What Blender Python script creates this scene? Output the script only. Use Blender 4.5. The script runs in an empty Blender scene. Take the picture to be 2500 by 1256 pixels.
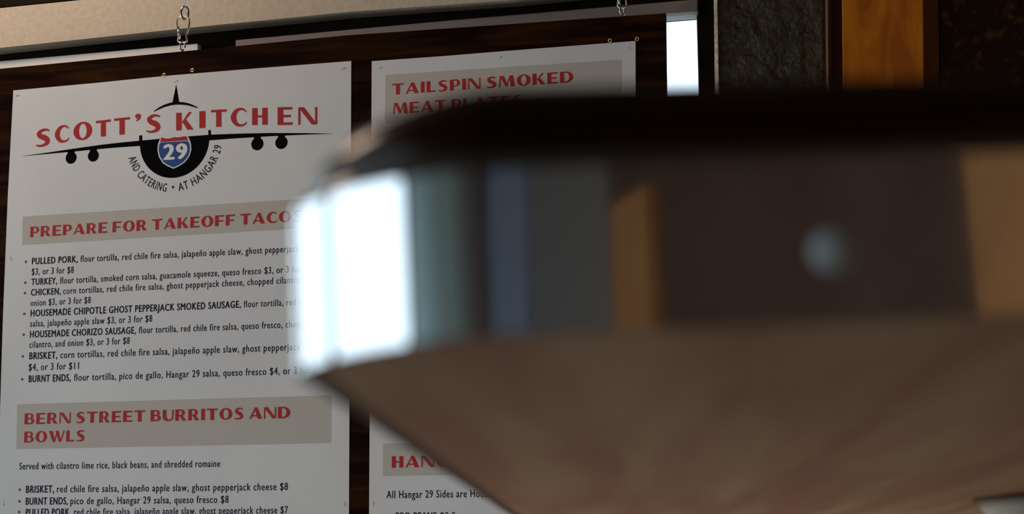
import bpy, bmesh, math, random
from mathutils import Vector, Matrix

random.seed(4)
C = bpy.context.scene.collection
SC = bpy.context.scene
PI = math.pi

# ------------------------------------------------------------------ camera
F = 3860.0                       # focal length in pixels of the 2500 px frame
PITCH, ROLL, YAW = 0.155418, -0.0087839, 0.2454625
CAM = Vector((0.972, -3.880, 0.70))
fw0 = Vector((0, math.cos(PITCH), math.sin(PITCH)))
rt0 = Vector((1, 0, 0))
up0 = rt0.cross(fw0)
rt0, up0 = rt0 * math.cos(ROLL) + up0 * math.sin(ROLL), -rt0 * math.sin(ROLL) + up0 * math.cos(ROLL)
ZR = Matrix.Rotation(YAW, 3, 'Z')
FW, RT, UP = ZR @ fw0, ZR @ rt0, ZR @ up0
cam = bpy.data.cameras.new('camera')
cam.sensor_width = 36.0
cam.lens = F / 2500 * 36
cam.clip_start = 0.02
cam.dof.use_dof = True
cam.dof.focus_distance = 3.98
cam.dof.aperture_fstop = 8.2
cam_o = bpy.data.objects.new('camera', cam)
C.objects.link(cam_o)
cam_o.matrix_world = Matrix.Translation(CAM) @ Matrix((RT, UP, -FW)).transposed().to_4x4()
SC.camera = cam_o

# ------------------------------------------------------------------ world, light, exposure
SC.view_settings.view_transform = 'Standard'
SC.view_settings.look = 'None'
SC.view_settings.gamma = 1
SC.view_settings.use_curve_mapping = False
SC.view_settings.exposure = 0.0
SC.cycles.use_denoising = True
w = bpy.data.worlds.new('overcast_sky')
SC.world = w
w.use_nodes = True
bg = w.node_tree.nodes['Background']
bg.inputs[0].default_value = (0.76, 0.89, 1.0, 1)
bg.inputs[1].default_value = 2.75

def area(name, loc, to, sx, sy, power, col):
    l = bpy.data.lights.new(name, 'AREA')
    l.shape = 'RECTANGLE'; l.size = sx; l.size_y = sy; l.energy = power; l.color = col
    o = bpy.data.objects.new(name, l); C.objects.link(o)
    o.location = loc
    o.rotation_euler = (Vector(to) - Vector(loc)).to_track_quat('-Z', 'Y').to_euler()
    return o
def portal(name, loc, to, sx, sy):
    o = area(name, loc, to, sx, sy, 1, (1, 1, 1))
    o.data.cycles.is_portal = True
def spot(name, loc, to, power, col, ang, blend=.6, rad=.06):
    l = bpy.data.lights.new(name, 'SPOT')
    l.energy = power; l.color = col; l.spot_size = math.radians(ang); l.spot_blend = blend; l.shadow_soft_size = rad
    o = bpy.data.objects.new(name, l); C.objects.link(o)
    o.location = loc
    o.rotation_euler = (Vector(to) - Vector(loc)).to_track_quat('-Z', 'Y').to_euler()
portal('window_portal', (-4.15, -1.7, 1.45), (0, -1.7, 1.45), 2.8, 2.8)
portal('window_portal', (-4.15, -6.0, 1.45), (0, -6.0, 1.45), 5.3, 2.8)
spot('post_warm_fill', (1.7, -2.3, 3.05), (1.12, 0, 2.0), 38, (1.0, 0.66, 0.34), 32)  # added unseen warm spot to brighten the wooden post
spot('floor_bounce_fill', (-0.7, -1.3, 3.1), (0.1, -1.7, 0), 640, (1.0, 0.92, 0.84), 62)  # added unseen spot; its floor bounce lifts the table underside and sheets
area('board_top_fill', (-1.7, -0.75, 3.12), (-1.5, -0.3, 0), .9, .3, 19, (1.0, 0.76, 0.58))  # added unseen warm light for the beam and upper left of the board

# ------------------------------------------------------------------ materials
def srgb(r, g, b):
    f = lambda c: (c / 255 / 12.92) if c / 255 <= .04045 else ((c / 255 + .055) / 1.055) ** 2.4
    return (f(r), f(g), f(b), 1)
def mat(name, col, rough=.6, metal=0, spec=.5, coat=0):
    m = bpy.data.materials.new(name); m.use_nodes = True
    b = m.node_tree.nodes['Principled BSDF']
    b.inputs['Base Color'].default_value = col if len(col) == 4 else (*col, 1)
    b.inputs['Roughness'].default_value = rough
    b.inputs['Metallic'].default_value = metal
    b.inputs['Specular IOR Level'].default_value = spec
    b.inputs['Coat Weight'].default_value = coat
    return m
def noise_mat(name, c1, c2, scale=(1, 1, 1), nscale=5, detail=6, rough=.6, bump=0, bdist=.01, lo=.35, hi=.65, spec=.5, metal=0, bscale=None, distort=0, coat=0):
    m = mat(name, c1, rough, metal, spec, coat)
    nt = m.node_tree; N = nt.nodes; L = nt.links
    b = N['Principled BSDF']
    tc = N.new('ShaderNodeTexCoord'); mp = N.new('ShaderNodeMapping'); mp.inputs['Scale'].default_value = scale
    L.new(tc.outputs['Object'], mp.inputs[0])
    n = N.new('ShaderNodeTexNoise'); n.inputs['Scale'].default_value = nscale; n.inputs['Detail'].default_value = detail
    n.inputs['Distortion'].default_value = distort
    L.new(mp.outputs[0], n.inputs['Vector'])
    r = N.new('ShaderNodeValToRGB')
    r.color_ramp.elements[0].position = lo; r.color_ramp.elements[0].color = c1 if len(c1) == 4 else (*c1, 1)
    r.color_ramp.elements[1].position = hi; r.color_ramp.elements[1].color = c2 if len(c2) == 4 else (*c2, 1)
    L.new(n.outputs[0], r.inputs[0]); L.new(r.outputs[0], b.inputs['Base Color'])
    if bump:
        n2 = n
        if bscale:
            n2 = N.new('ShaderNodeTexNoise'); n2.inputs['Scale'].default_value = bscale; n2.inputs['Detail'].default_value = 4
            L.new(tc.outputs['Object'], n2.inputs['Vector'])
        bp = N.new('ShaderNodeBump'); bp.inputs['Strength'].default_value = bump; bp.inputs['Distance'].default_value = bdist
        L.new(n2.outputs[0], bp.inputs['Height']); L.new(bp.outputs[0], b.inputs['Normal'])
    return m
M = {}
M['paper'] = noise_mat('paper', (.72, .71, .72), (.78, .77, .78), nscale=3, rough=.55, bump=.25, bdist=.004, bscale=5, spec=.3)
M['beige_band'] = mat('beige_print', (.56, .51, .46), .6, spec=.25)
M['red_ink'] = mat('red_ink', (.46, .018, .022), .55, spec=.3)
M['black_ink'] = mat('black_ink', (.003, .0035, .005), .9, spec=.04)
M['text_ink'] = mat('text_ink', (.030, .028, .045), .9, spec=.1)
M['bullet_ink'] = mat('bullet_ink', (.33, .03, .05), .55, spec=.3)
M['blue_ink'] = mat('blue_ink', (.02, .07, .26), .5, spec=.3)
M['white_ink'] = mat('white_ink', (.80, .80, .80), .5, spec=.3)
M['board'] = noise_mat('walnut_stain', (.008, .0015, .0006), (.050, .017, .003), scale=(1, 1, 9), nscale=3.2, rough=.5, distort=.6, lo=.42, hi=.78, spec=.03)
M['plaster'] = noise_mat('beige_plaster', (.66, .55, .43), (.74, .62, .49), nscale=60, rough=.8, bump=.4, bdist=.003, spec=.2)
M['white_paint'] = mat('white_paint', (.90, .84, .82), .5, spec=.3)
M['grey_paint'] = mat('grey_paint', (.27, .22, .21), .5, spec=.3)
M['frame_paint'] = mat('frame_paint', (.42, .38, .40), .45, spec=.4)
M['dark_wall'] = noise_mat('dark_wall', (.010, .004, .002), (.022, .012, .006), nscale=4, rough=.8, spec=.1)
M['olive_wall'] = noise_mat('olive_wall', (.012, .009, .0045), (.020, .014, .007), nscale=8, rough=.9, spec=.1)
M['stucco'] = noise_mat('dark_stucco', (.012, .009, .0045), (.026, .020, .010), nscale=16, rough=.55, bump=1, bdist=.03, bscale=26, spec=.35)
M['bark'] = noise_mat('flecked_wall', (.012, .004, .001), (.075, .04, .012), nscale=26, rough=.85, bump=.8, bdist=.01, lo=.52, hi=.78, spec=.1)
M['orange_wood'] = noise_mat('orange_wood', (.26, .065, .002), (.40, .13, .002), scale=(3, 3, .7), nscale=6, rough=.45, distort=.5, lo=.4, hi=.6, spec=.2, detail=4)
M['brown_wood'] = noise_mat('brown_wood', (.045, .012, .002), (.08, .026, .005), scale=(3, 3, .5), nscale=8, rough=.6, spec=.1)
M['underside'] = noise_mat('tan_wood', (.38, .185, .105), (.47, .305, .175), scale=(.55, 6, 1), nscale=3.2, rough=.65, detail=3, distort=.3, lo=.42, hi=.58, spec=.1)
M['chrome'] = mat('chrome', (.80, .80, .82), .045, 1)
M['dark_top'] = noise_mat('dark_lacquer', (.016, .0025, .001), (.030, .006, .002), nscale=6, rough=.22, spec=.35)
M['steel'] = mat('steel', (.72, .70, .66), .22, 1)
M['brass_wire'] = mat('brass_tinted_steel', (.78, .66, .46), .25, 1)
M['brass'] = mat('brass', (.75, .56, .22), .35, 1)
M['floor'] = noise_mat('floor', (.30, .285, .27), (.36, .345, .33), nscale=3, rough=.5, spec=.3)
M['ceiling'] = noise_mat('ceiling', (.07, .05, .035), (.10, .075, .05), nscale=3, rough=.9)
M['room_wall'] = noise_mat('room_wall', (.15, .072, .045), (.19, .095, .06), nscale=3, rough=.9)
M['ground'] = noise_mat('ground', (.35, .36, .33), (.5, .5, .46), nscale=1, rough=.9)
M['iron'] = mat('black_iron', (.02, .018, .016), .45, .2)
g = bpy.data.materials.new('window_glass'); g.use_nodes = True
nt = g.node_tree; nt.nodes.clear()
o_ = nt.nodes.new('ShaderNodeOutputMaterial'); mx = nt.nodes.new('ShaderNodeMixShader'); tr = nt.nodes.new('ShaderNodeBsdfTransparent'); gl = nt.nodes.new('ShaderNodeBsdfGlossy')
gl.inputs['Roughness'].default_value = .02; mx.inputs[0].default_value = .06; tr.inputs[0].default_value = (.95, .98, .98, 1)
nt.links.new(tr.outputs[0], mx.inputs[1]); nt.links.new(gl.outputs[0], mx.inputs[2]); nt.links.new(mx.outputs[0], o_.inputs[0])
M['glass'] = g

# ------------------------------------------------------------------ helpers
def at(px, py, y=0.0):
    """world point on the vertical plane at depth y seen at a photograph pixel"""
    d = FW * F + RT * (px - 1250) - UP * (py - 628)
    return CAM + d * ((y - CAM.y) / d.y)
def obj(name, bm, m, parent=None, smooth=False, world=None):
    me = bpy.data.meshes.new(name)
    if not isinstance(bm, bpy.types.Mesh):
        bmesh.ops.recalc_face_normals(bm, faces=bm.faces) if len(bm.faces) else None
        bm.to_mesh(me); bm.free()
    else:
        me = bm
    me.materials.clear(); me.materials.append(m)
    if smooth:
        for p in me.polygons: p.use_smooth = True
    o = bpy.data.objects.new(name, me); C.objects.link(o)
    if world is not None: o.matrix_world = world
    if parent:
        o.parent = parent
        pm = world_of(parent)
        o.matrix_parent_inverse = pm.inverted()
    return o
def world_of(o):
    m = o.matrix_basis.copy()
    if o.parent: m = world_of(o.parent) @ o.matrix_parent_inverse @ m
    return m
def thing(name, label, cat, loc=(0, 0, 0), group=None):
    o = bpy.data.objects.new(name, None); C.objects.link(o)
    o.location = loc; o.empty_display_size = .05
    o['label'] = label; o['category'] = cat
    if group: o['group'] = group
    return o
def tag(o, label, cat, group=None):
    o['label'] = label; o['category'] = cat
    if group: o['group'] = group
    return o
def struct(o): o['kind'] = 'structure'; return o
def add_box(bm, a, b):
    x0, x1 = sorted((a[0], b[0])); y0, y1 = sorted((a[1], b[1])); z0, z1 = sorted((a[2], b[2]))
    v = [bm.verts.new(p) for p in ((x0, y0, z0), (x1, y0, z0), (x1, y1, z0), (x0, y1, z0), (x0, y0, z1), (x1, y0, z1), (x1, y1, z1), (x0, y1, z1))]
    for f in ((0, 3, 2, 1), (4, 5, 6, 7), (0, 1, 5, 4), (1, 2, 6, 5), (2, 3, 7, 6), (3, 0, 4, 7)): bm.faces.new([v[i] for i in f])
def box(a, b, bev=0, seg=2):
    bm = bmesh.new(); add_box(bm, a, b)
    if bev: bmesh.ops.bevel(bm, geom=bm.edges[:], offset=bev, segments=seg, affect='EDGES', profile=.5)
    return bm
def slab(pts, y, depth, bev=0, seg=3, only=None):
    """pixel polygon on plane y, extruded back by depth"""
    bm = bmesh.new()
    P = [at(px, py, y) for px, py in pts]
    a = [bm.verts.new(p) for p in P]; b = [bm.verts.new(p + Vector((0, depth, 0))) for p in P]
    n = len(P)
    fr = bm.faces.new(a); bm.faces.new(b[::-1])
    for i in range(n): bm.faces.new((a[i], b[i], b[(i + 1) % n], a[(i + 1) % n]))
    if bev: bmesh.ops.bevel(bm, geom=list(fr.edges), offset=bev, segments=seg, affect='EDGES', profile=.5)
    return bm
def tube(bm, pts, r, seg=12, closed=False):
    pts = [Vector(p) for p in pts]; n = len(pts); rings = []
    rr = r if isinstance(r, (list, tuple)) else [r] * n
    prev = None
    for i, p in enumerate(pts):
        if closed: t = pts[(i + 1) % n] - pts[i - 1]
        else: t = pts[min(i + 1, n - 1)] - pts[max(i - 1, 0)]
        t.normalize()
        if prev is None:
            a = Vector((0, 0, 1)) if abs(t.z) < .8 else Vector((0, 1, 0))
            x = t.cross(a).normalized()
        else: x = (prev - t * prev.dot(t)).normalized()
        prev = x; yv = t.cross(x)
        rings.append([bm.verts.new(p + (x * math.cos(2 * PI * k / seg) + yv * math.sin(2 * PI * k / seg)) * rr[i]) for k in range(seg)])
    for i in range(n if closed else n - 1):
        A, B = rings[i], rings[(i + 1) % n]
        for k in range(seg): bm.faces.new((A[k], A[(k + 1) % seg], B[(k + 1) % seg], B[k]))
    if not closed: bm.faces.new(rings[0][::-1]); bm.faces.new(rings[-1])
def lathe(bm, prof, seg=32, mtx=None):
    rings = []
    for r, z in prof:
        rings.append([bm.verts.new((r * math.cos(2 * PI * k / seg), r * math.sin(2 * PI * k / seg), z)) for k in range(seg)])
    for A, B in zip(rings, rings[1:]):
        for k in range(seg): bm.faces.new((A[k], A[(k + 1) % seg], B[(k + 1) % seg], B[k]))
    bm.faces.new(rings[0][::-1]); bm.faces.new(rings[-1])
    if mtx: bmesh.ops.transform(bm, matrix=mtx, verts=bm.verts)

# ------------------------------------------------------------------ structure: window wall and its trim
WY = 0.30                                # face of the window wall
XL, XR, YB, ZC = -4.2, 3.2, -9.0, 3.2    # room
hx0, hx1 = at(575, 100, WY).x, at(1704, 100, WY).x
hz = at(1662, 36, WY).z                  # opening head
bm = bmesh.new()
add_box(bm, (-2.2, WY, 0), (hx0, WY + .06, ZC)); add_box(bm, (XL, WY, 0), (-4.0, WY + .06, ZC)); add_box(bm, (-4.0, WY, 0), (-2.2, WY + .06, .3)); add_box(bm, (-4.0, WY, 2.7), (-2.2, WY + .06, ZC)); add_box(bm, (hx1, WY, 0), (XR, WY + .06, ZC))
add_box(bm, (hx0, WY, 0), (hx1, WY + .06, .80)); add_box(bm, (hx0, WY, hz), (hx1, WY + .06, ZC))
struct(obj('wall_front', bm, M['dark_wall']))
# upper wall panel above the beam (olive)
struct(obj('trim_1', slab([(-120, -160), (700, -240), (700, -53), (-120, 29)], .24, .058), M['olive_wall']))
# beige plaster beam
struct(obj('trim_2', slab([(-160, 38), (0, 20), (1700, -155), (1700, -45), (1250, 0), (850, 29), (480, 66), (0, 117), (-160, 135)], .235, .062, bev=.018, seg=4), M['plaster'], smooth=False))
# white ledge strip behind the board's left half, grey head casing behind its right half
struct(obj('trim_3', slab([(-140, 165), (0, 150), (482, 107), (482, 128), (0, 176), (-140, 192)], .272, .026), M['white_paint']))
struct(obj('trim_4', slab([(575, 98), (1100, 50), (1703, -2), (1703, 27), (1100, 75), (575, 125)], .27, .028, bev=.002), M['grey_paint']))
# window 1 behind the board
wn = struct(bpy.data.objects.new('window_1', None)); C.objects.link(wn); wn.location = ((hx0 + hx1) / 2, WY + .1, 1.3)
bm = bmesh.new(); ww = .03
zt = at(1662, 48, WY + .05).z + .035
add_box(bm, (hx0, WY + .005, zt - .035), (hx1, WY + .05, hz - .0005)); add_box(bm, (hx0, WY + .03, .80), (hx1, WY + .09, .85))
add_box(bm, (hx0 + .001, WY + .03, .80), (hx0 + ww, WY + .05, zt - .035)); add_box(bm, (hx1 - .006, WY + .03, .80), (hx1 - .0005, WY + .05, zt - .035))
obj('window_frame', bm, M['frame_paint'], wn)
obj('frame_bead', box((hx0 + .001, WY - .006, zt - .030), (hx1 - .001, WY + .004, zt - .024), .002), M['frame_paint'], wn)
obj('pane', box((hx0 + .002, WY + .036, .84), (hx1 - .002, WY + .040, zt - .03)), M['glass'], wn)
# stucco pillar right of the window and pale strips for its lit edges
bm = slab([(1743, -160), (2012, -160), (2033, 1830), (1768.5, 1830)], .02, .28, bev=.010, seg=4)
struct(obj('trim_5', bm, M['stucco'], smooth=False))
struct(obj('trim_6', slab([(2012.5, -160), (2019.5, -160), (2036, 1830), (2029, 1830)], .03, .26, bev=.001), mat('lit_reveal', (.20, .19, .20), .5)))  # lit reveal put into the colour of a thin strip
struct(obj('trim_15', slab([(1740.5, -160), (1748, -160), (1756, 300), (1780, 1830), (1766, 1830)], .008, .03, bev=.001), noise_mat('lit_edge_pale', (.42, .38, .35), (.75, .70, .66), nscale=70, rough=.8, bump=1, bdist=.006, bscale=90)))  # brightness of the window-lit pillar edge put into the colour
# brown backing, lit post, flecked wall
struct(obj('trim_7', slab([(2021, -160), (2291, -160), (2316.5, 1830), (2042, 1830)], .06, .235), M['brown_wood']))
struct(obj('trim_8', slab([(2293, -200), (3000, -260), (3030, 1830), (2318.5, 1830)], .04, .255), M['bark']))
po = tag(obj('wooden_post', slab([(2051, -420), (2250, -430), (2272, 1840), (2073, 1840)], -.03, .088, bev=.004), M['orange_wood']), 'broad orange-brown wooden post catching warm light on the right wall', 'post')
# shell of the room
struct(obj('floor', box((XL - .2, YB - .2, -.1), (XR + .2, WY + .2, 0)), M['floor']))
struct(obj('ceiling', box((XL - .2, YB - .2, ZC), (XR + .2, WY + .2, ZC + .1)), M['ceiling']))
struct(obj('wall_right', box((XR, YB, 0), (XR + .2, WY, ZC)), M['room_wall']))
struct(obj('wall_back', box((XL, YB - .2, 0), (XR, YB, ZC)), M['room_wall']))
# left wall with two tall windows
LW = [(-1.25, -0.95 + .0), ]
wins = [(-8.65, -3.50), (-3.00, -0.3)]
bm = bmesh.new(); ys = [YB] + [v for w_ in wins for v in w_] + [WY]
for i in range(0, len(ys), 2): add_box(bm, (XL - .2, ys[i], 0), (XL, ys[i + 1], ZC))
for a, b in wins:
    add_box(bm, (XL - .2, a, 0), (XL, b, .05)); add_box(bm, (XL - .2, a, 2.9), (XL, b, ZC))
struct(obj('wall_left', bm, M['room_wall']))
for i, (a, b) in enumerate(wins):
    e = struct(bpy.data.objects.new('window_%d' % (i + 2), None)); C.objects.link(e); e.location = (XL - .1, (a + b) / 2, .05)
    bm = bmesh.new()
    add_box(bm, (XL - .14, a, .05), (XL - .07, a + .06, 2.9)); add_box(bm, (XL - .14, b - .06, .05), (XL - .07, b, 2.9))
    add_box(bm, (XL - .14, a + .06, .05), (XL - .07, b - .06, .11)); add_box(bm, (XL - .14, a + .06, 2.84), (XL - .07, b - .06, 2.9))
    obj('window_frame', bm, M['frame_paint'], e)
    obj('pane', box((XL - .108, a + .06, .11), (XL - .102, b - .06, 2.84)), M['glass'], e)
e = struct(bpy.data.objects.new('window_4', None)); C.objects.link(e); e.location = (-3.1, WY + .1, .3)
bm = bmesh.new()
add_box(bm, (-4.0, WY + .06, .3), (-3.94, WY + .13, 2.7)); add_box(bm, (-2.26, WY + .06, .3), (-2.2, WY + .13, 2.7)); add_box(bm, (-3.94, WY + .06, .3), (-2.26, WY + .13, .36)); add_box(bm, (-3.94, WY + .06, 2.64), (-2.26, WY + .13, 2.7))
obj('window_frame', bm, M['frame_paint'], e)
obj('pane', box((-3.94, WY + .09, .36), (-2.26, WY + .096, 2.64)), M['glass'], e)
# unseen panels and posts added to colour the chrome band's reflections
def panel(n, a, b, m): struct(obj('trim_%d' % n, box(a, b, .004), m))
panel(9, (-4.15, YB, 0), (-1.7, YB + .04, 2.9), mat('teal_reflect', (.50, .66, .66), .7))
panel(10, (-1.4, YB, 0), (.7, YB + .04, 2.9), mat('sage_reflect', (.50, .60, .54), .7))
panel(11, (XR - .04, -8.94, 0), (XR, -8.55, 2.9), mat('blue_grey_reflect', (.42, .46, .58), .7))
panel(16, (.75, YB, 0), (3.1, YB + .04, 2.9), mat('umber_reflect', (.34, .27, .25), .7))
panel(12, (XR - .04, -8.50, 0), (XR, -7.84, 2.9), mat('taupe_reflect', (.34, .27, .24), .7))
pw = noise_mat('amber_wood', (.70, .27, .09), (.84, .36, .12), nscale=4)
panel(13, (XR - .05, -7.80, 0), (XR, -7.54, 2.3), pw)
panel(14, (XR - .05, -5.97, 0), (XR, -5.2, 2.3), pw)
struct(obj('ground', box((-40, -40, -.35), (40, 40, -.2)), M['ground']))

# ------------------------------------------------------------------ the hanging board
PY = -.0012          # front of the paper
board = thing('menu_board', 'large dark walnut-stained board hung on chains, carrying the two white menu sheets', 'menu board', at(820, 700, .006))
obj('backing_panel', slab([(-90, 177), (0, 168), (482, 122), (850, 86), (1200, 62), (1625, 32), (1632, 640), (1634, 1420), (-98, 1420)], 0, .014, bev=.001, seg=1), M['board'], board)
def add_screw(px, py, r=.0065):
    c = at(px, py, 0)
    bm = bmesh.new(); tube(bm, [(c.x + r * .7 * math.cos(t), -.0012, c.z + r * .7 * math.sin(t)) for t in [2 * PI * k / 14 for k in range(14)]], r * .33, 6, True)
    obj('screw_ring', bm, M['brass'], board, smooth=True)
for px, py in ((470, 172), (401, 183.5), (1490, 99), (1556, 95)): add_screw(px, py, .006)

# flat print helpers -------------------------------------------------
def flat(name, polys, m, parent, y):
    bm = bmesh.new()
    for i_, P in enumerate(polys):
        vs = [bm.verts.new((p.x, y - i_ * 1e-6, p.z)) for p in P]
        if len(vs) > 2:
            try: bm.faces.new(vs)
            except ValueError: pass
    bmesh.ops.triangulate(bm, faces=bm.faces[:])
    me = bpy.data.meshes.new(name); 
    for f in bm.faces:
        f.normal_update()
        if f.normal.y > 0: f.normal_flip()
    bm.to_mesh(me); bm.free(); me.materials.append(m)
    o = bpy.data.objects.new(name, me); C.objects.link(o)
    o.parent = parent; o.matrix_parent_inverse = world_of(parent).inverted()
    return o

_cur = bpy.data.curves.new('type_setter', 'FONT')
_cur.resolution_u = 3
_cur.space_character = 1.14
_tmp = bpy.data.objects.new('type_setter', _cur); C.objects.link(_tmp)
def text_tris(s, offset):
    V, T = text_base(s); d = offset
    V2, T2 = [], []
    for k_, (sx, sy) in enumerate(((-d, 0), (d, 0), (0, d * .35), (0, -d * .35))):
        o = len(V2); V2 += [(x + sx, y + sy, k_ * 1.2e-5) for x, y in V]; T2 += [tuple(i + o for i in t) for t in T]
    return V2, T2
def text_base(s):
    """triangles of a string in font units (baseline at y = 0)"""
    _cur.body = s
    dg = bpy.context.evaluated_depsgraph_get(); dg.update()
    me = bpy.data.meshes.new_from_object(_tmp.evaluated_get(dg), depsgraph=dg)
    me.calc_loop_triangles()
    V = [(v.co.x, v.co.y) for v in me.vertices]; T = [tuple(t.vertices) for t in me.loop_triangles]
    bpy.data.meshes.remove(me)
    return V, T
CAPH = .682
def text_block(name, segs, base, cap_px, m, parent, y):
    """segs: (string shown, string that fits the range, x0, x1, offset); base: (x,y)-(x,y) baseline in pixels"""
    (bx0, by0), (bx1, by1) = base
    bm = bmesh.new()
    for s, fit, x0, x1, off in segs:
        V, T = text_tris(s, off)
        Vf = V if fit == s else text_tris(fit, off)[0]
        a, b = min(v[0] for v in Vf), max(v[0] for v in Vf)
        yb = lambda x: by0 + (x - bx0) / (bx1 - bx0) * (by1 - by0)
        P0, P1 = at(x0, yb(x0), y), at(x1, yb(x1), y)
        H = at(x0, yb(x0) - cap_px, y).z - P0.z
        vs = []
        for vx, vy, vd in V:
            p = P0 + (P1 - P0) * ((vx - a) / (b - a)); vs.append(bm.verts.new((p.x, y - vd, p.z + H * vy / CAPH)))
        for t in T:
            try: bm.faces.new([vs[i] for i in t])
            except ValueError: pass
    for f in bm.faces:
        f.normal_update()
        if f.normal.y > 0: f.normal_flip()
    me = bpy.data.meshes.new(name); bm.to_mesh(me); bm.free(); me.materials.append(m)
    o = bpy.data.objects.new(name, me); C.objects.link(o)
    o.parent = parent; o.matrix_parent_inverse = world_of(parent).inverted()
    return o

# display capitals drawn as polygons and variable-width strokes (cap height 1)
def rect(x0, y0, x1, y1): return [(x0, y0), (x1, y0), (x1, y1), (x0, y1)]
def ribbon(pts):
    out = []; n = len(pts); L = []; R = []
    for i in range(n):
        x0, y0, _ = pts[max(i - 1, 0)]; x1, y1, _ = pts[min(i + 1, n - 1)]
        dx, dy = x1 - x0, y1 - y0; l = math.hypot(dx, dy) or 1; nx, ny = -dy / l, dx / l
        x, y, wd = pts[i]; L.append((x + nx * wd / 2, y + ny * wd / 2)); R.append((x - nx * wd / 2, y - ny * wd / 2))
    for i in range(n - 1): out.append([L[i], L[i + 1], R[i + 1], R[i]])
    return out
def ring(cx, cy, ro, rv, thick, thin, a0, a1, n=28, side=None):
    """ring sector: outer ellipse ro x rv, inner ellipse narrowed by thick and thin"""
    out = []; A = [math.radians(a0 + (a1 - a0) * k / n) for k in range(n + 1)]
    o = [(cx + ro * math.cos(t), cy + rv * math.sin(t)) for t in A]
    i = [(cx + (ro - thick) * math.cos(t), cy + (rv - thin) * math.sin(t)) for t in A]
    return [[o[k], o[k + 1], i[k + 1], i[k]] for k in range(n)]
def spath(ctrl, n=6):
    """Catmull-Rom through (x, y, w)"""
    out = []
    P = [ctrl[0]] + ctrl + [ctrl[-1]]
    for i in range(1, len(P) - 2):
        for k in range(n):
            t = k / n
            out.append(tuple(.5 * ((2 * P[i][j]) + (-P[i - 1][j] + P[i + 1][j]) * t + (2 * P[i - 1][j] - 5 * P[i][j] + 4 * P[i + 1][j] - P[i + 2][j]) * t * t + (-P[i - 1][j] + 3 * P[i][j] - 3 * P[i + 1][j] + P[i + 2][j]) * t ** 3) for j in range(3)))
    out.append(ctrl[-1]); return out
TH, tn = .31, .12
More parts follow.
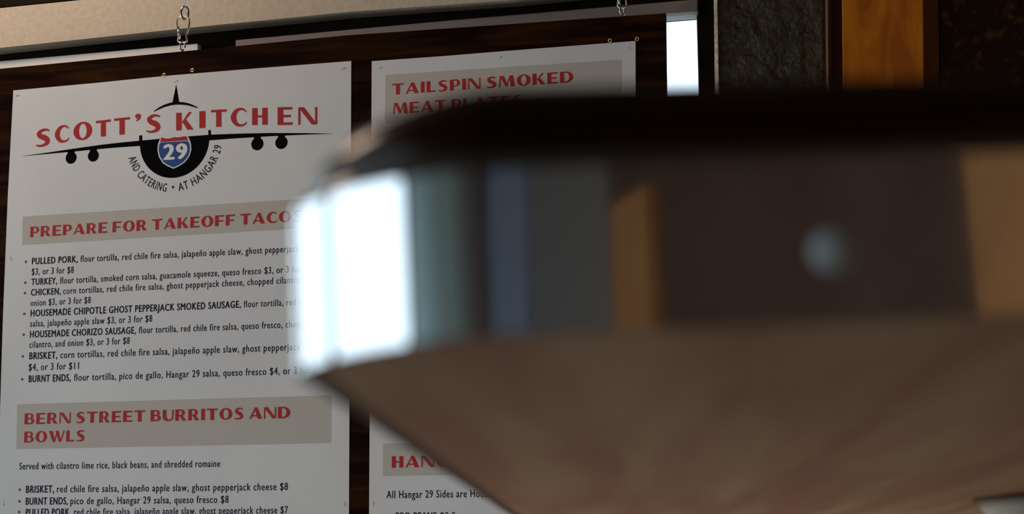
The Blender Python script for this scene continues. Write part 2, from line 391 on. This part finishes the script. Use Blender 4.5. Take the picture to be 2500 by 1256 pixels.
G = {
 'I': (.31, [rect(0, 0, TH, 1)]),
 'H': (.88, [rect(0, 0, TH, 1), rect(.57, 0, .88, 1), rect(TH, .44, .57, .56)]),
 'E': (.82, [rect(0, 0, TH, 1), rect(TH, .86, .80, 1), rect(TH, .43, .72, .56), rect(TH, 0, .82, .14)]),
 'F': (.80, [rect(0, 0, TH, 1), rect(TH, .86, .80, 1), rect(TH, .41, .72, .54)]),
 'L': (.74, [rect(0, 0, TH, 1), rect(TH, 0, .74, .14)]),
 'T': (.92, [rect(.305, 0, .615, .9), rect(0, .86, .92, 1)]),
 'N': (.98, [rect(0, 0, .11, .97), [(0, 1), (.30, 1), (.98, .0), (.70, 0)], rect(.87, .03, .98, 1)]),
 'A': (1.06, [[(0, 0), (.14, 0), (.55, .93), (.46, 1)], [(.40, 1), (.66, 1), (1.06, 0), (.70, 0)], [(.18, .22), (.82, .22), (.78, .33), (.22, .33)]]),
 'K': (.98, [rect(0, 0, TH, 1), [(TH, .42), (.70, 1), (.88, 1), (.40, .40)], [(.34, .50), (.52, .66), (.98, 0), (.63, 0)]]),
 'P': (.82, [rect(0, 0, TH, 1), rect(TH, .88, .48, 1), rect(TH, .36, .48, .48)] + ring(.48, .68, .34, .32, .25, .12, -90, 90)),
 'R': (.94, [rect(0, 0, TH, 1), rect(TH, .88, .46, 1), rect(TH, .40, .46, .52)] + ring(.46, .70, .34, .30, .25, .12, -90, 90) + [[(.36, .48), (.58, .48), (.94, 0), (.60, 0)]]),
 'B': (.88, [rect(0, 0, TH, 1), rect(TH, .89, .46, 1), rect(TH, .46, .50, .57), rect(TH, 0, .50, .12)] + ring(.46, .74, .33, .26, .22, .11, -90, 90) + ring(.50, .285, .38, .285, .27, .12, -90, 90)),
 'D': (1.0, [rect(0, 0, TH, 1), rect(TH, .88, .45, 1), rect(TH, 0, .45, .12)] + ring(.45, .5, .55, .5, .29, .12, -90, 90)),
 'O': (1.06, ring(.53, .5, .53, .52, .31, .10, 0, 360, 40)),
 'C': (.92, ribbon(spath([(.90, .78, .05), (.74, .92, .10), (.54, .96, .13), (.30, .84, .22), (.155, .5, .31), (.30, .16, .22), (.54, .045, .13), (.76, .08, .10), (.92, .22, .04)]))),
 'G': (1.0, ribbon(spath([(.92, .80, .05), (.74, .92, .10), (.54, .96, .13), (.30, .84, .22), (.155, .5, .31), (.30, .16, .22), (.54, .045, .12), (.80, .06, .10)])) + [rect(.70, .03, 1.0, .46)]),
 'S': (.80, ribbon(spath([(.74, .86, .08), (.55, .94, .12), (.34, .92, .17), (.17, .77, .22), (.27, .60, .27), (.47, .49, .30), (.62, .34, .27), (.60, .16, .22), (.42, .06, .15), (.20, .05, .11), (.02, .12, .06)]))),
 'U': (.92, [rect(0, .38, TH, 1), rect(.80, .38, .92, 1)] + [[(0, .38), (TH, .38), (.38, .16), (.50, .11), (.50, -.02), (.30, 0), (.10, .12)], [(.50, .11), (.66, .14), (.78, .24), (.80, .38), (.92, .38), (.88, .16), (.74, .02), (.50, -.02)]]),
 'W': (1.42, [[(0, 1), (.34, 1), (.60, 0), (.36, 0)], [(.48, 0), (.60, 0), (.80, 1), (.70, 1)], [(.58, 1), (.88, 1), (1.14, 0), (.92, 0)], [(1.04, 0), (1.14, 0), (1.42, 1), (1.30, 1)]]),
 'M': (1.26, [[(0, 0), (.12, 0), (.21, 1), (.10, 1)], [(.10, 1), (.40, 1), (.72, .10), (.56, 0)], [(.56, 0), (.66, .08), (.98, 1), (.86, 1)], [(.84, 1), (1.12, 1), (1.26, 0), (.94, 0)]]),
 "'": (.26, [ring(.14, .86, .13, .14, .13, .14, 0, 360, 16), ][0] + [[(.27, .88), (.24, .70), (.10, .56), (.05, .60), (.14, .74)]]),
}
def heading(name, s, fit, x0, x1, base, cap_px, parent, y, gap=.15, space=.46):
    (bx0, by0), (bx1, by1) = base
    yb = lambda x: by0 + (x - bx0) / (bx1 - bx0) * (by1 - by0)
    def layout(t):
        x = 0; L = []
        for ch in t:
            if ch == ' ': x += space - gap; continue
            L.append((ch, x)); x += G[ch][0] + gap
        return L, x - gap
    L, _ = layout(s); _, wfit = layout(fit)
    P0, P1 = at(x0, yb(x0), y), at(x1, yb(x1), y); H = at(x0, yb(x0) - cap_px, y).z - P0.z
    polys = []
    for ch, lx in L:
        for poly in G[ch][1]:
            pl = []
            for gx, gy in poly:
                p = P0 + (P1 - P0) * ((lx + gx) / wfit); pl.append(Vector((p.x, y, p.z + H * gy)))
            polys.append(pl)
    return flat(name, polys, M['red_ink'], parent, y)
def staple(px, py, parent, vertical=False, lit=False):
    c = at(px, py, PY); bm = bmesh.new()
    d = (0, .006) if vertical else (.006, .001)
    tube(bm, [(c.x - d[0], -.0007, c.z - d[1]), (c.x - d[0] * .9, PY - .0010, c.z - d[1] * .9), (c.x + d[0] * .9, PY - .0010, c.z + d[1] * .9), (c.x + d[0], -.0007, c.z + d[1])], .0007, 6)
    obj('staple', bm, M['steel'], parent, smooth=True)

TY, TY2, TY3, TY4 = PY - .0003, PY - .0006, PY - .0009, PY - .0012
# ---- left sheet
P1 = thing('menu_sheet', 'white menu sheet with airplane logo stapled to the left half of the board', 'menu', at(430, 700, PY))
obj('paper', slab([(32.5, 221), (230, 203), (414, 184.5), (640, 166), (857.5, 149), (856, 500), (853, 1000), (851, 1420), (-10, 1420), (-6, 1256), (0, 1010), (6.6, 790), (19, 480)], PY, .0011), M['paper'], P1)
flat('heading_band', [[at(56, 529.5), at(815, 481.5), at(814, 553), at(55, 598.5)]], M['beige_band'], P1, TY)
flat('heading_band', [[at(42.5, 988), at(809.5, 966), at(808.5, 1082.5), at(40.5, 1097)]], M['beige_band'], P1, TY)
heading('heading_lettering', 'PREPARE FOR TAKEOFF TACOS', 'PREPARE FOR TAKEOFF TACO', 73.5, 711, ((73.5, 579.6), (711, 541.8)), 25.3, P1, TY2)
heading('heading_lettering', 'BERN STREET BURRITOS AND', 'BERN STREET BURRITOS AND', 59.4, 708, ((59.4, 1037), (708, 1021.5)), 26.8, P1, TY2)
heading('heading_lettering', 'BOWLS', 'BOWLS', 58.5, 207, ((58.5, 1081.5), (207, 1078)), 26.8, P1, TY2)
RO, BO = .022, .045
lines = [
 ([('PULLED PORK,', None, 77.4, 189.6, BO), ('flour tortilla, red chile fire salsa, jalapeño apple slaw, ghost pepperjack cheese,', 'flour tortilla, red chile fire salsa, jalapeño apple slaw, ghost pepperja', 196, 712, RO)], ((77.4, 645.9), (712.5, 615.6)), 15.5),
 ([('$3, or 3 for $8', None, 77, 180, RO)], ((77, 671.6), (180, 666.8)), 15.5),
 ([('TURKEY,', None, 76, 139.5, BO), ('flour tortilla, smoked corn salsa, guacamole squeeze, queso fresco $3, or 3 for $8', 'flour tortilla, smoked corn salsa, guacamole squeeze, queso fresco $3, or 3', 146, 705, RO)], ((76, 696.6), (705, 666)), 15.5),
 ([('CHICKEN,', None, 75, 148, BO), ('corn tortillas, red chile fire salsa, ghost pepperjack cheese, chopped cilantro, and', 'corn tortillas, red chile fire salsa, ghost pepperjack cheese, chopped cilan', 154, 708, RO)], ((75, 722.4), (708, 692)), 15.5),
 ([('onion $3, or 3 for $8', None, 74, 221.5, RO)], ((74, 748), (221.5, 740.5)), 15.5),
 ([('HOUSEMADE CHIPOTLE GHOST PEPPERJACK SMOKED SAUSAGE,', None, 74, 588, BO), ('flour tortilla, red chile fire', 'flour tortilla, r', 595, 705, RO)], ((74, 773.4), (705, 746.4)), 16),
 ([('salsa, jalapeño apple slaw $3, or 3 for $8', None, 73, 371.5, RO)], ((73, 798.6), (371.5, 786)), 16),
 ([('HOUSEMADE CHORIZO SAUSAGE,', None, 72.6, 331.5, BO), ('flour tortilla, red chile fire salsa, queso fresco, chopped', 'flour tortilla, red chile fire salsa, queso fresco, c', 338.5, 703.5, RO)], ((72.6, 825), (703.5, 800.4)), 16),
 ([('cilantro, and onion $3, or 3 for $8', None, 71.4, 316.5, RO)], ((71.4, 850), (316.5, 840)), 16),
 ([('BRISKET,', None, 71, 140, BO), ('corn tortillas, red chile fire salsa, jalapeño apple slaw, ghost pepperjack cheese', 'corn tortillas, red chile fire salsa, jalapeño apple slaw, ghost pepper', 147, 700.5, RO)], ((71, 878), (700.5, 856.5)), 16.5),
 ([('$4, or 3 for $11', None, 69.6, 192.6, RO)], ((69.6, 905.4), (192.6, 901.5)), 16.5),
 ([('BURNT ENDS,', None, 69.6, 172.5, BO), ('flour tortilla, pico de gallo, Hangar 29 salsa, queso fresco $4, or 3 for $11', 'flour tortilla, pico de gallo, Hangar 29 salsa, queso fresco $4, or 3', 180, 724.5, RO)], ((69.6, 934), (724.5, 913.5)), 16.5),
 ([('Served with cilantro lime rice, black beans, and shredded romaine', None, 46.8, 537, RO)], ((46.8, 1147.3), (537, 1140.8)), 16.5),
 ([('BRISKET,', None, 63, 132, BO), ('red chile fire salsa, jalapeño apple slaw, ghost pepperjack cheese $8', None, 138.5, 703, RO)], ((63, 1204), (703, 1197.3)), 17),
 ([('BURNT ENDS,', None, 62.3, 165.6, BO), ('pico de gallo, Hangar 29 salsa, queso fresco $8', None, 171.5, 558, RO)], ((62.3, 1233.3), (558, 1228.6)), 17),
 ([('PULLED PORK,', None, 62.3, 172.8, BO), ('red chile fire salsa, jalapeño apple slaw, ghost pepperjack cheese $7', None, 180.5, 703, RO)], ((62.3, 1260.6), (703, 1254.5)), 17),
]
for segs, base, cap in lines:
    text_block('text_line', [(s, f or s, a, b, o) for s, f, a, b, o in segs], base, cap, M['text_ink'], P1, TY)
def disc_poly(c, r, n=20): return [Vector((c.x + r * math.cos(2 * PI * k / n), 0, c.z + r * math.sin(2 * PI * k / n))) for k in range(n)]
for px, py in ((64, 640), (62.4, 691), (61.5, 716.4), (60, 767), (58.5, 818), (56.4, 871), (55, 927), (49, 1196.6), (48.2, 1225), (47.5, 1251)):
    flat('bullet_mark', [disc_poly(at(px, py), .0038, 12)], M['bullet_ink'], P1, TY)
# logo (measured in a crop enlarged 2.4156 times)
K = 2.4156
def q(x, y): return at(x / K, y / K)
def rib_px(pts):
    return [[q(*p) for p in quad] for quad in ribbon(pts)]
wing = [(135, 922, 1), (300, 903, 9), (440, 886, 17), (600, 867, 24), (700, 857, 27), (820, 847, 31), (1030, 829, 34), (1243, 812, 33), (1400, 803, 27), (1600, 795, 19), (1800, 791, 9), (1960, 790, 1)]
flat('wing_print', rib_px(wing), M['black_ink'], P1, TY)
cen = q(1030, 832)
RD = .1035
half = [Vector((cen.x + RD * math.cos(t), 0, cen.z + RD * math.sin(t))) for t in [PI + .03 + (PI - .06) * k / 40 for k in range(41)]]
flat('fuselage_print', [half], M['black_ink'], P1, TY - .0001)
flat('wing_peg', [[q(822, 800), q(840, 799), q(842, 850), q(822, 852)]], M['black_ink'], P1, TY)
flat('wing_peg', [[q(1229, 769), q(1245, 768), q(1247, 812), q(1231, 813)]], M['black_ink'], P1, TY)
for x, y, r in ((421, 932, .0170), (552, 920, .0168), (1519, 850, .0178), (1661, 842, .0178)):
    c = q(x, y); flat('engine_print', [disc_poly(c, r, 28), [q(x - 19, y - 44), q(x + 19, y - 47), q(x + 22, y - 20), q(x - 22, y - 20)]], M['black_ink'], P1, TY)
flat('fin_print', [[q(1040, 498), q(1046, 530), q(1060, 612), q(1016, 616), q(1034, 530)]], M['black_ink'], P1, TY)
flat('cockpit_arc', rib_px([(910, 658, 4), (940, 640, 10), (970, 626, 13), (1005, 615, 15), (1040, 610, 16), (1075, 611, 15), (1110, 616, 13), (1140, 626, 10), (1167, 637, 5)]), M['black_ink'], P1, TY2)
SHc = (1029, 893)
shield = [(955, 806), (980, 812), (1005, 812), (1030, 804), (1055, 806), (1080, 805), (1103, 796), (1118, 820), (1128, 850), (1130, 885), (1118, 925), (1090, 960), (1060, 980), (1025, 997), (990, 982), (960, 962), (938, 925), (930, 885), (934, 850), (943, 826)]
def scaled(P, s): return [(SHc[0] + (x - SHc[0]) * s, SHc[1] + (y - SHc[1]) * s) for x, y in P]
flat('shield_border', [[q(*p) for p in shield]], M['white_ink'], P1, TY2)
inner = scaled(shield, .925)
flat('shield_field', [[q(*p) for p in inner if p[1] > 835] + []] if False else [[q(x, max(y, 838 - (x - 1029) * .06)) for x, y in inner]], M['blue_ink'], P1, TY3)
top = [p for p in inner if p[1] < 826 + 8]
flat('shield_crown', [[q(953, 812), q(980, 819), q(1005, 818), q(1030, 810), q(1055, 812), q(1080, 811), q(1101, 804), q(1113, 828), q(946, 840)]], M['red_ink'], P1, TY4)
text_block('shield_number', [('29', '29', 961 / K, 1104 / K, .05)], ((961 / K, 943 / K), (1104 / K, 935 / K)), 88 / K, M['white_ink'], P1, TY4)
# lettering on the arc under the fuselage
def arc_text(s, a0, a1, rb, cap):
    V, T = text_tris(s, .018)
    lo, hi = min(v[0] for v in V), max(v[0] for v in V)
    P = []
    for vx, vy, vd in V:
        a = math.radians(a0 + (a1 - a0) * (vx - lo) / (hi - lo)); r = rb - cap * vy / CAPH
        P.append(Vector((cen.x + r * math.sin(a), TY - vd, cen.z - r * math.cos(a))))
    bm = bmesh.new(); vs = [bm.verts.new((p.x, p.y, p.z)) for p in P]
    for t in T:
        try: bm.faces.new([vs[i] for i in t])
        except ValueError: pass
    me = bpy.data.meshes.new('arc_lettering'); bm.to_mesh(me); bm.free(); me.materials.append(M['text_ink'])
    o = bpy.data.objects.new('arc_lettering', me); C.objects.link(o); o.parent = P1; o.matrix_parent_inverse = world_of(P1).inverted()
arc_text('AND CATERING', -74, -8.5, .1425, .0225)
arc_text('AT HANGAR 29', 6.5, 81, .1425, .0225)
flat('bullet_mark', [disc_poly(q(1022, 1105), .0038, 12)], M['text_ink'], P1, TY)
# shop name, letter by letter along its arch
L_ = [('S', 212, 300, 762, 864), ('C', 325, 410, 742, 841), ('O', 435, 545, 722, 825), ('T', 567, 655, 710, 806), ('T', 675, 768, 696, 795), ("'", 797, 832, 640, 790), ('S', 862, 952, 677, 782), ('K', 1040, 1143, 664, 768), ('I', 1177, 1213, 657, 756), ('T', 1245, 1338, 648, 749), ('C', 1362, 1458, 640, 746), ('H', 1488, 1580, 638, 738), ('E', 1638, 1727, 633, 738), ('N', 1760, 1872, 633, 736)]
polys = []
for i, (ch, x0, x1, yt, ybm) in enumerate(L_):
    wd = G[ch][0]; sl = (-.14 + .12 * min(1, i / 12))
    if ch == "'": yt, ybm = 672, 772
    polys = []
    for poly in G[ch][1]:
        polys.append([q(x0 + (x1 - x0) * gx / wd, ybm + (yt - ybm) * gy + sl * (x1 - x0) * (gx / wd - .5)) for gx, gy in poly])
    flat('shop_name_letter', polys, M['red_ink'], P1, TY2)

for px, py, v in ((43, 233, 0), (430, 198, 0), (840, 167, 0), (26, 632, 1), (9, 1230, 1), (841, 1231, 1)): staple(px, py, P1, v)

# ---- right sheet
P2 = thing('menu_sheet', 'white menu sheet on the right half of the board, half hidden by the table corner', 'menu', at(1230, 700, PY))
obj('paper', slab([(907.5, 149.5), (1070, 138), (1230, 125), (1551.5, 100), (1553, 700), (1551, 1420), (900.5, 1420), (901, 1256), (902, 1100), (906, 500)], PY, .0011), M['paper'], P2)
flat('heading_band', [[at(942, 183.5), at(1518, 146), at(1517, 272), at(940, 303)]], M['beige_band'], P2, TY)
flat('heading_band', [[at(936, 1084), at(1515, 1073), at(1515, 1155), at(935.5, 1163)]], M['beige_band'], P2, TY)
heading('heading_lettering', 'TAILSPIN SMOKED', 'TAILSPIN SMOKED', 957.5, 1399.4, ((957.5, 231.7), (1399.4, 201)), 26.8, P2, TY2)
heading('heading_lettering', 'MEAT PLATES', 'MEAT', 959.5, 1089, ((959.5, 279), (1400, 251)), 26.8, P2, TY2)
heading('heading_lettering', 'HANGAR SIDES', 'HAN', 956.6, 1060.5, ((956.4, 1143), (1060.6, 1141)), 28, P2, TY2)
text_block('text_line', [('All Hangar 29 Sides are Housemade', 'All Hangar 29 Sides are', 943.5, 1139.6, RO)], ((943.5, 1217.5), (1139.6, 1215)), 18, M['text_ink'], P2, TY)
text_block('text_line', [('BBQ BEANS', 'BBQ BEANS', 966, 1066, BO), ('$3.5', '$3.5', 1074, 1112, RO)], ((965.7, 1269), (1112, 1268)), 16.5, M['text_ink'], P2, TY)
for px, py, v in ((1221, 140, 0), (1534, 118, 0), (911, 1231, 1), (928, 165, 0)): staple(px, py, P2, v)
bpy.data.objects.remove(_tmp)

# ------------------------------------------------------------------ chains
def ellipse_pts(c, rx, rz, n=24, yaw=0, tilt=0):
    out = []
    for k in range(n):
        t = 2 * PI * k / n; x = rx * math.cos(t); z = rz * math.sin(t)
        out.append(Vector((c.x + x * math.cos(yaw), c.y + x * math.sin(yaw), c.z + z)))
    return out
def hanger(dx, dy, label):
    """hardware measured at the left hook; dx, dy shift it in pixels for the other"""
    Y = .006
    A = lambda px, py: at(px + dx, py + dy, Y)
    h = thing('hanging_hook', label, 'hook', A(444, 122), 'hooks holding up the menu board')
    bm = bmesh.new()                                  # screw eye at the top of the board
    e = A(445.5, 112); tube(bm, ellipse_pts(e, .0075, .013, 20, yaw=.9), .0026, 8, True)
    tube(bm, [e + Vector((0, 0, -.012)), e + Vector((0, 0, -.035))], .0026, 8)
    obj('screw_eye', bm, M['steel'], h, smooth=True)
    # spring-snap hook: pear outline
    prof = [(441, 103), (436.5, 103.5), (434.5, 98), (436, 90), (436.5, 80), (434, 70), (431.5, 60), (433, 50), (438, 43), (446, 40), (455, 41), (461, 46), (462.5, 56), (460.5, 68), (457.5, 78), (455, 88), (456.5, 96), (455.5, 102), (451, 104.5), (446, 105)]
    bm = bmesh.new(); tube(bm, [A(*p) for p in prof], .0026, 8, True); obj('snap_hook', bm, M['brass_wire'], h, smooth=True)
    bm = bmesh.new(); tube(bm, [A(434, 66), A(437, 82), A(437.5, 96)], [.0034, .0038, .0034], 10); obj('sleeve', bm, M['steel'], h, smooth=True)
    c = A(451, 32); ey = bmesh.new(); tube(ey, ellipse_pts(c, .010, .0185, 24, yaw=.5), .0033, 10, True)
    obj('chain_link', ey, M['steel'], h, smooth=True)
    bm = bmesh.new(); b0 = A(453, 16); b0.y = Y
    tube(bm, [b0, Vector((b0.x + .004, Y, b0.z + .05)), Vector((b0.x + .004, Y, ZC))], .0032, 8)
    obj('hanging_rod', bm, M['steel'], h, smooth=True)
hanger(0, 0, 'steel snap hook and rod at the left top of the board')
hanger(1073.5, -86.5, 'steel snap hook and rod near the top right corner of the board')

# ------------------------------------------------------------------ table in the foreground
S = 1.4
e = (-0.05863, -0.05001, 1.50372)
ctr = Vector((0.18144, 0.4782, 0.02004)) * S
RM = Matrix.Rotation(e[0], 3, 'X') @ Matrix.Rotation(e[1], 3, 'Y') @ Matrix.Rotation(e[2], 3, 'Z')
TW = Matrix.Translation(CAM + ZR @ ctr) @ (ZR @ RM).to_4x4()
def local(px, py, z=0.0):
    """point of the table's local plane z seen at a pixel"""
    inv = TW.inverted(); o = inv @ CAM; d = inv.to_3x3() @ (FW * F + RT * (px - 1250) - UP * (py - 628))
    return o + d * ((z - o.z) / d.z)
a = .2 * S
CN = [Vector((1.15, .1990 * S)), Vector((-.26075 * S, .2032 * S)), Vector((-.18328 * S, -.24887 * S)), Vector((1.15, -.262 * S))]
def outline(inset=0, rad=.058, n=40):
    pts = []
    C2 = []
    for i in range(4):
        P = CN[i]; A = (CN[i - 1] - P).normalized(); B = (CN[(i + 1) % 4] - P).normalized()
        s = inset / math.sin(A.angle(B)); C2.append(P + (A + B) * s)
    for i in range(4):
        P = C2[i]; A = (C2[i - 1] - P).normalized(); B = (C2[(i + 1) % 4] - P).normalized()
        f_ = max(1 - inset * 14, .12)
        p0, p2 = P + A * (.0358 * S * f_), P + B * (.0353 * S * f_); k = .405
        for j in range(n):
            t = j / (n - 1); c1 = p0 + (P - p0) * k; c2 = p2 + (P - p2) * k
            pts.append(p0 * (1 - t) ** 3 + c1 * 3 * (1 - t) ** 2 * t + c2 * 3 * (1 - t) * t * t + p2 * t ** 3)
    return pts
def loft(profile, cap0=True, cap1=True):
    """profile: list of (inset, z)"""
    bm = bmesh.new(); R_ = []
    for ins, z in profile: R_.append([bm.verts.new((p.x, p.y, z)) for p in outline(ins)])
    n = len(R_[0])
    for A, B in zip(R_, R_[1:]):
        for k in range(n): bm.faces.new((A[k], A[(k + 1) % n], B[(k + 1) % n], B[k]))
    if cap0: bm.faces.new(R_[0][::-1])
    if cap1: bm.faces.new(R_[-1])
    return bm
h = .0288 * S
tb = thing('table', 'out-of-focus table corner with a wide chrome edge band, dark rounded top and tan wooden underside', 'table', (0, 0, 0))
tb.matrix_world = TW.copy(); tb.location = TW.translation; 
tb.rotation_euler = TW.to_euler()
def tpart(name, bm, m, smooth=False, parent=None):
    me = bpy.data.meshes.new(name); bmesh.ops.recalc_face_normals(bm, faces=bm.faces); bm.to_mesh(me); bm.free(); me.materials.append(m)
    if smooth:
        for p in me.polygons: p.use_smooth = True
    o = bpy.data.objects.new(name, me); C.objects.link(o); o.parent = parent or tb
    return o
band = loft([(0, 0), (0, .0045), (0, h - .0045), (0, h - .002), (.0012, h - .0006), (.004, h), (.012, h)], False, False)
# inner return of the band so it has thickness
inn = outline(.0042); 
bo = tpart('edge_band', band, M['chrome'], True)
tpart('underside_panel', loft([(.0046, .0008), (.0046, h * .8)], True, True), M['underside'])
tpart('underside_edging', loft([(.0004, .006), (.0004, .0003), (.0044, .0003), (.0044, .006)], False, False), mat('dark_edging', (.13, .07, .045), .7, spec=.1))
# screw heads in the band
def screw(px, py, r=.0045):
    # ray to the near edge plane of the band
    inv = TW.inverted(); o = inv @ CAM; d = inv.to_3x3() @ (FW * F + RT * (px - 1250) - UP * (py - 628))
    P = CN[1]; Q = CN[2]; t_ = (Q - P).normalized(); n_ = Vector((-t_.y, t_.x))
    if n_.x > 0: n_ = -n_
    k = ((P.x - o.x) * n_.x + (P.y - o.y) * n_.y) / (d.x * n_.x + d.y * n_.y)
    p = o + d * k
    bm = bmesh.new(); m_ = Matrix.Translation(p) @ Vector((n_.x, n_.y, 0)).to_track_quat('Z', 'Y').to_matrix().to_4x4()
    lathe(bm, [(r * 1.05, -.001), (r, .0008), (r * .8, .0018), (r * .45, .0024), (r * .05, .0026)], 24, m_)
    tpart('screw_head', bm, M['screw'], True, bo)
M['screw'] = mat('zinc_screw', (.80, .86, .86), .5, 0)
screw(2030, 615)
# dark rounded top
tpart('top_pad', loft([(.006, h - .001), (.004, h + .001), (.0038, h + .005), (.0072, h + .010), (.0125, h + .0160), (.0205, h + .0207), (.032, h + .0242), (.055, h + .026)], True, True), M['dark_top'], True)
# pedestal: spider plate, column, foot
pc = local(2540, 1210)
bm = bmesh.new(); lathe(bm, [(.050, .0012), (.050, -.0015), (.046, -.0022), (.03, -.0025)], 32, Matrix.Translation((pc.x, pc.y, 0)))
tpart('mount_plate', bm, mat('rusty_plate', (.10, .06, .04), .6, spec=.2))
bm = bmesh.new(); lathe(bm, [(.046, -.002), (.044, -.009), (.036, -.020), (.031, -.040), (.030, -.66)], 32, Matrix.Translation((pc.x, pc.y, 0)))
tpart('column', bm, mat('pale_enamel', (.70, .72, .64), .35), True)
colb = TW @ Vector((pc.x, pc.y, -.66))
bm = bmesh.new(); lathe(bm, [(.24, -(colb.z)), (.24, -colb.z + .012), (.20, -colb.z + .022), (.06, -colb.z + .04), (.034, .004), (.03, .012)], 40)
fo = tpart('foot', bm, M['iron'], True)
fo.matrix_parent_inverse = TW.inverted(); fo.location = colb
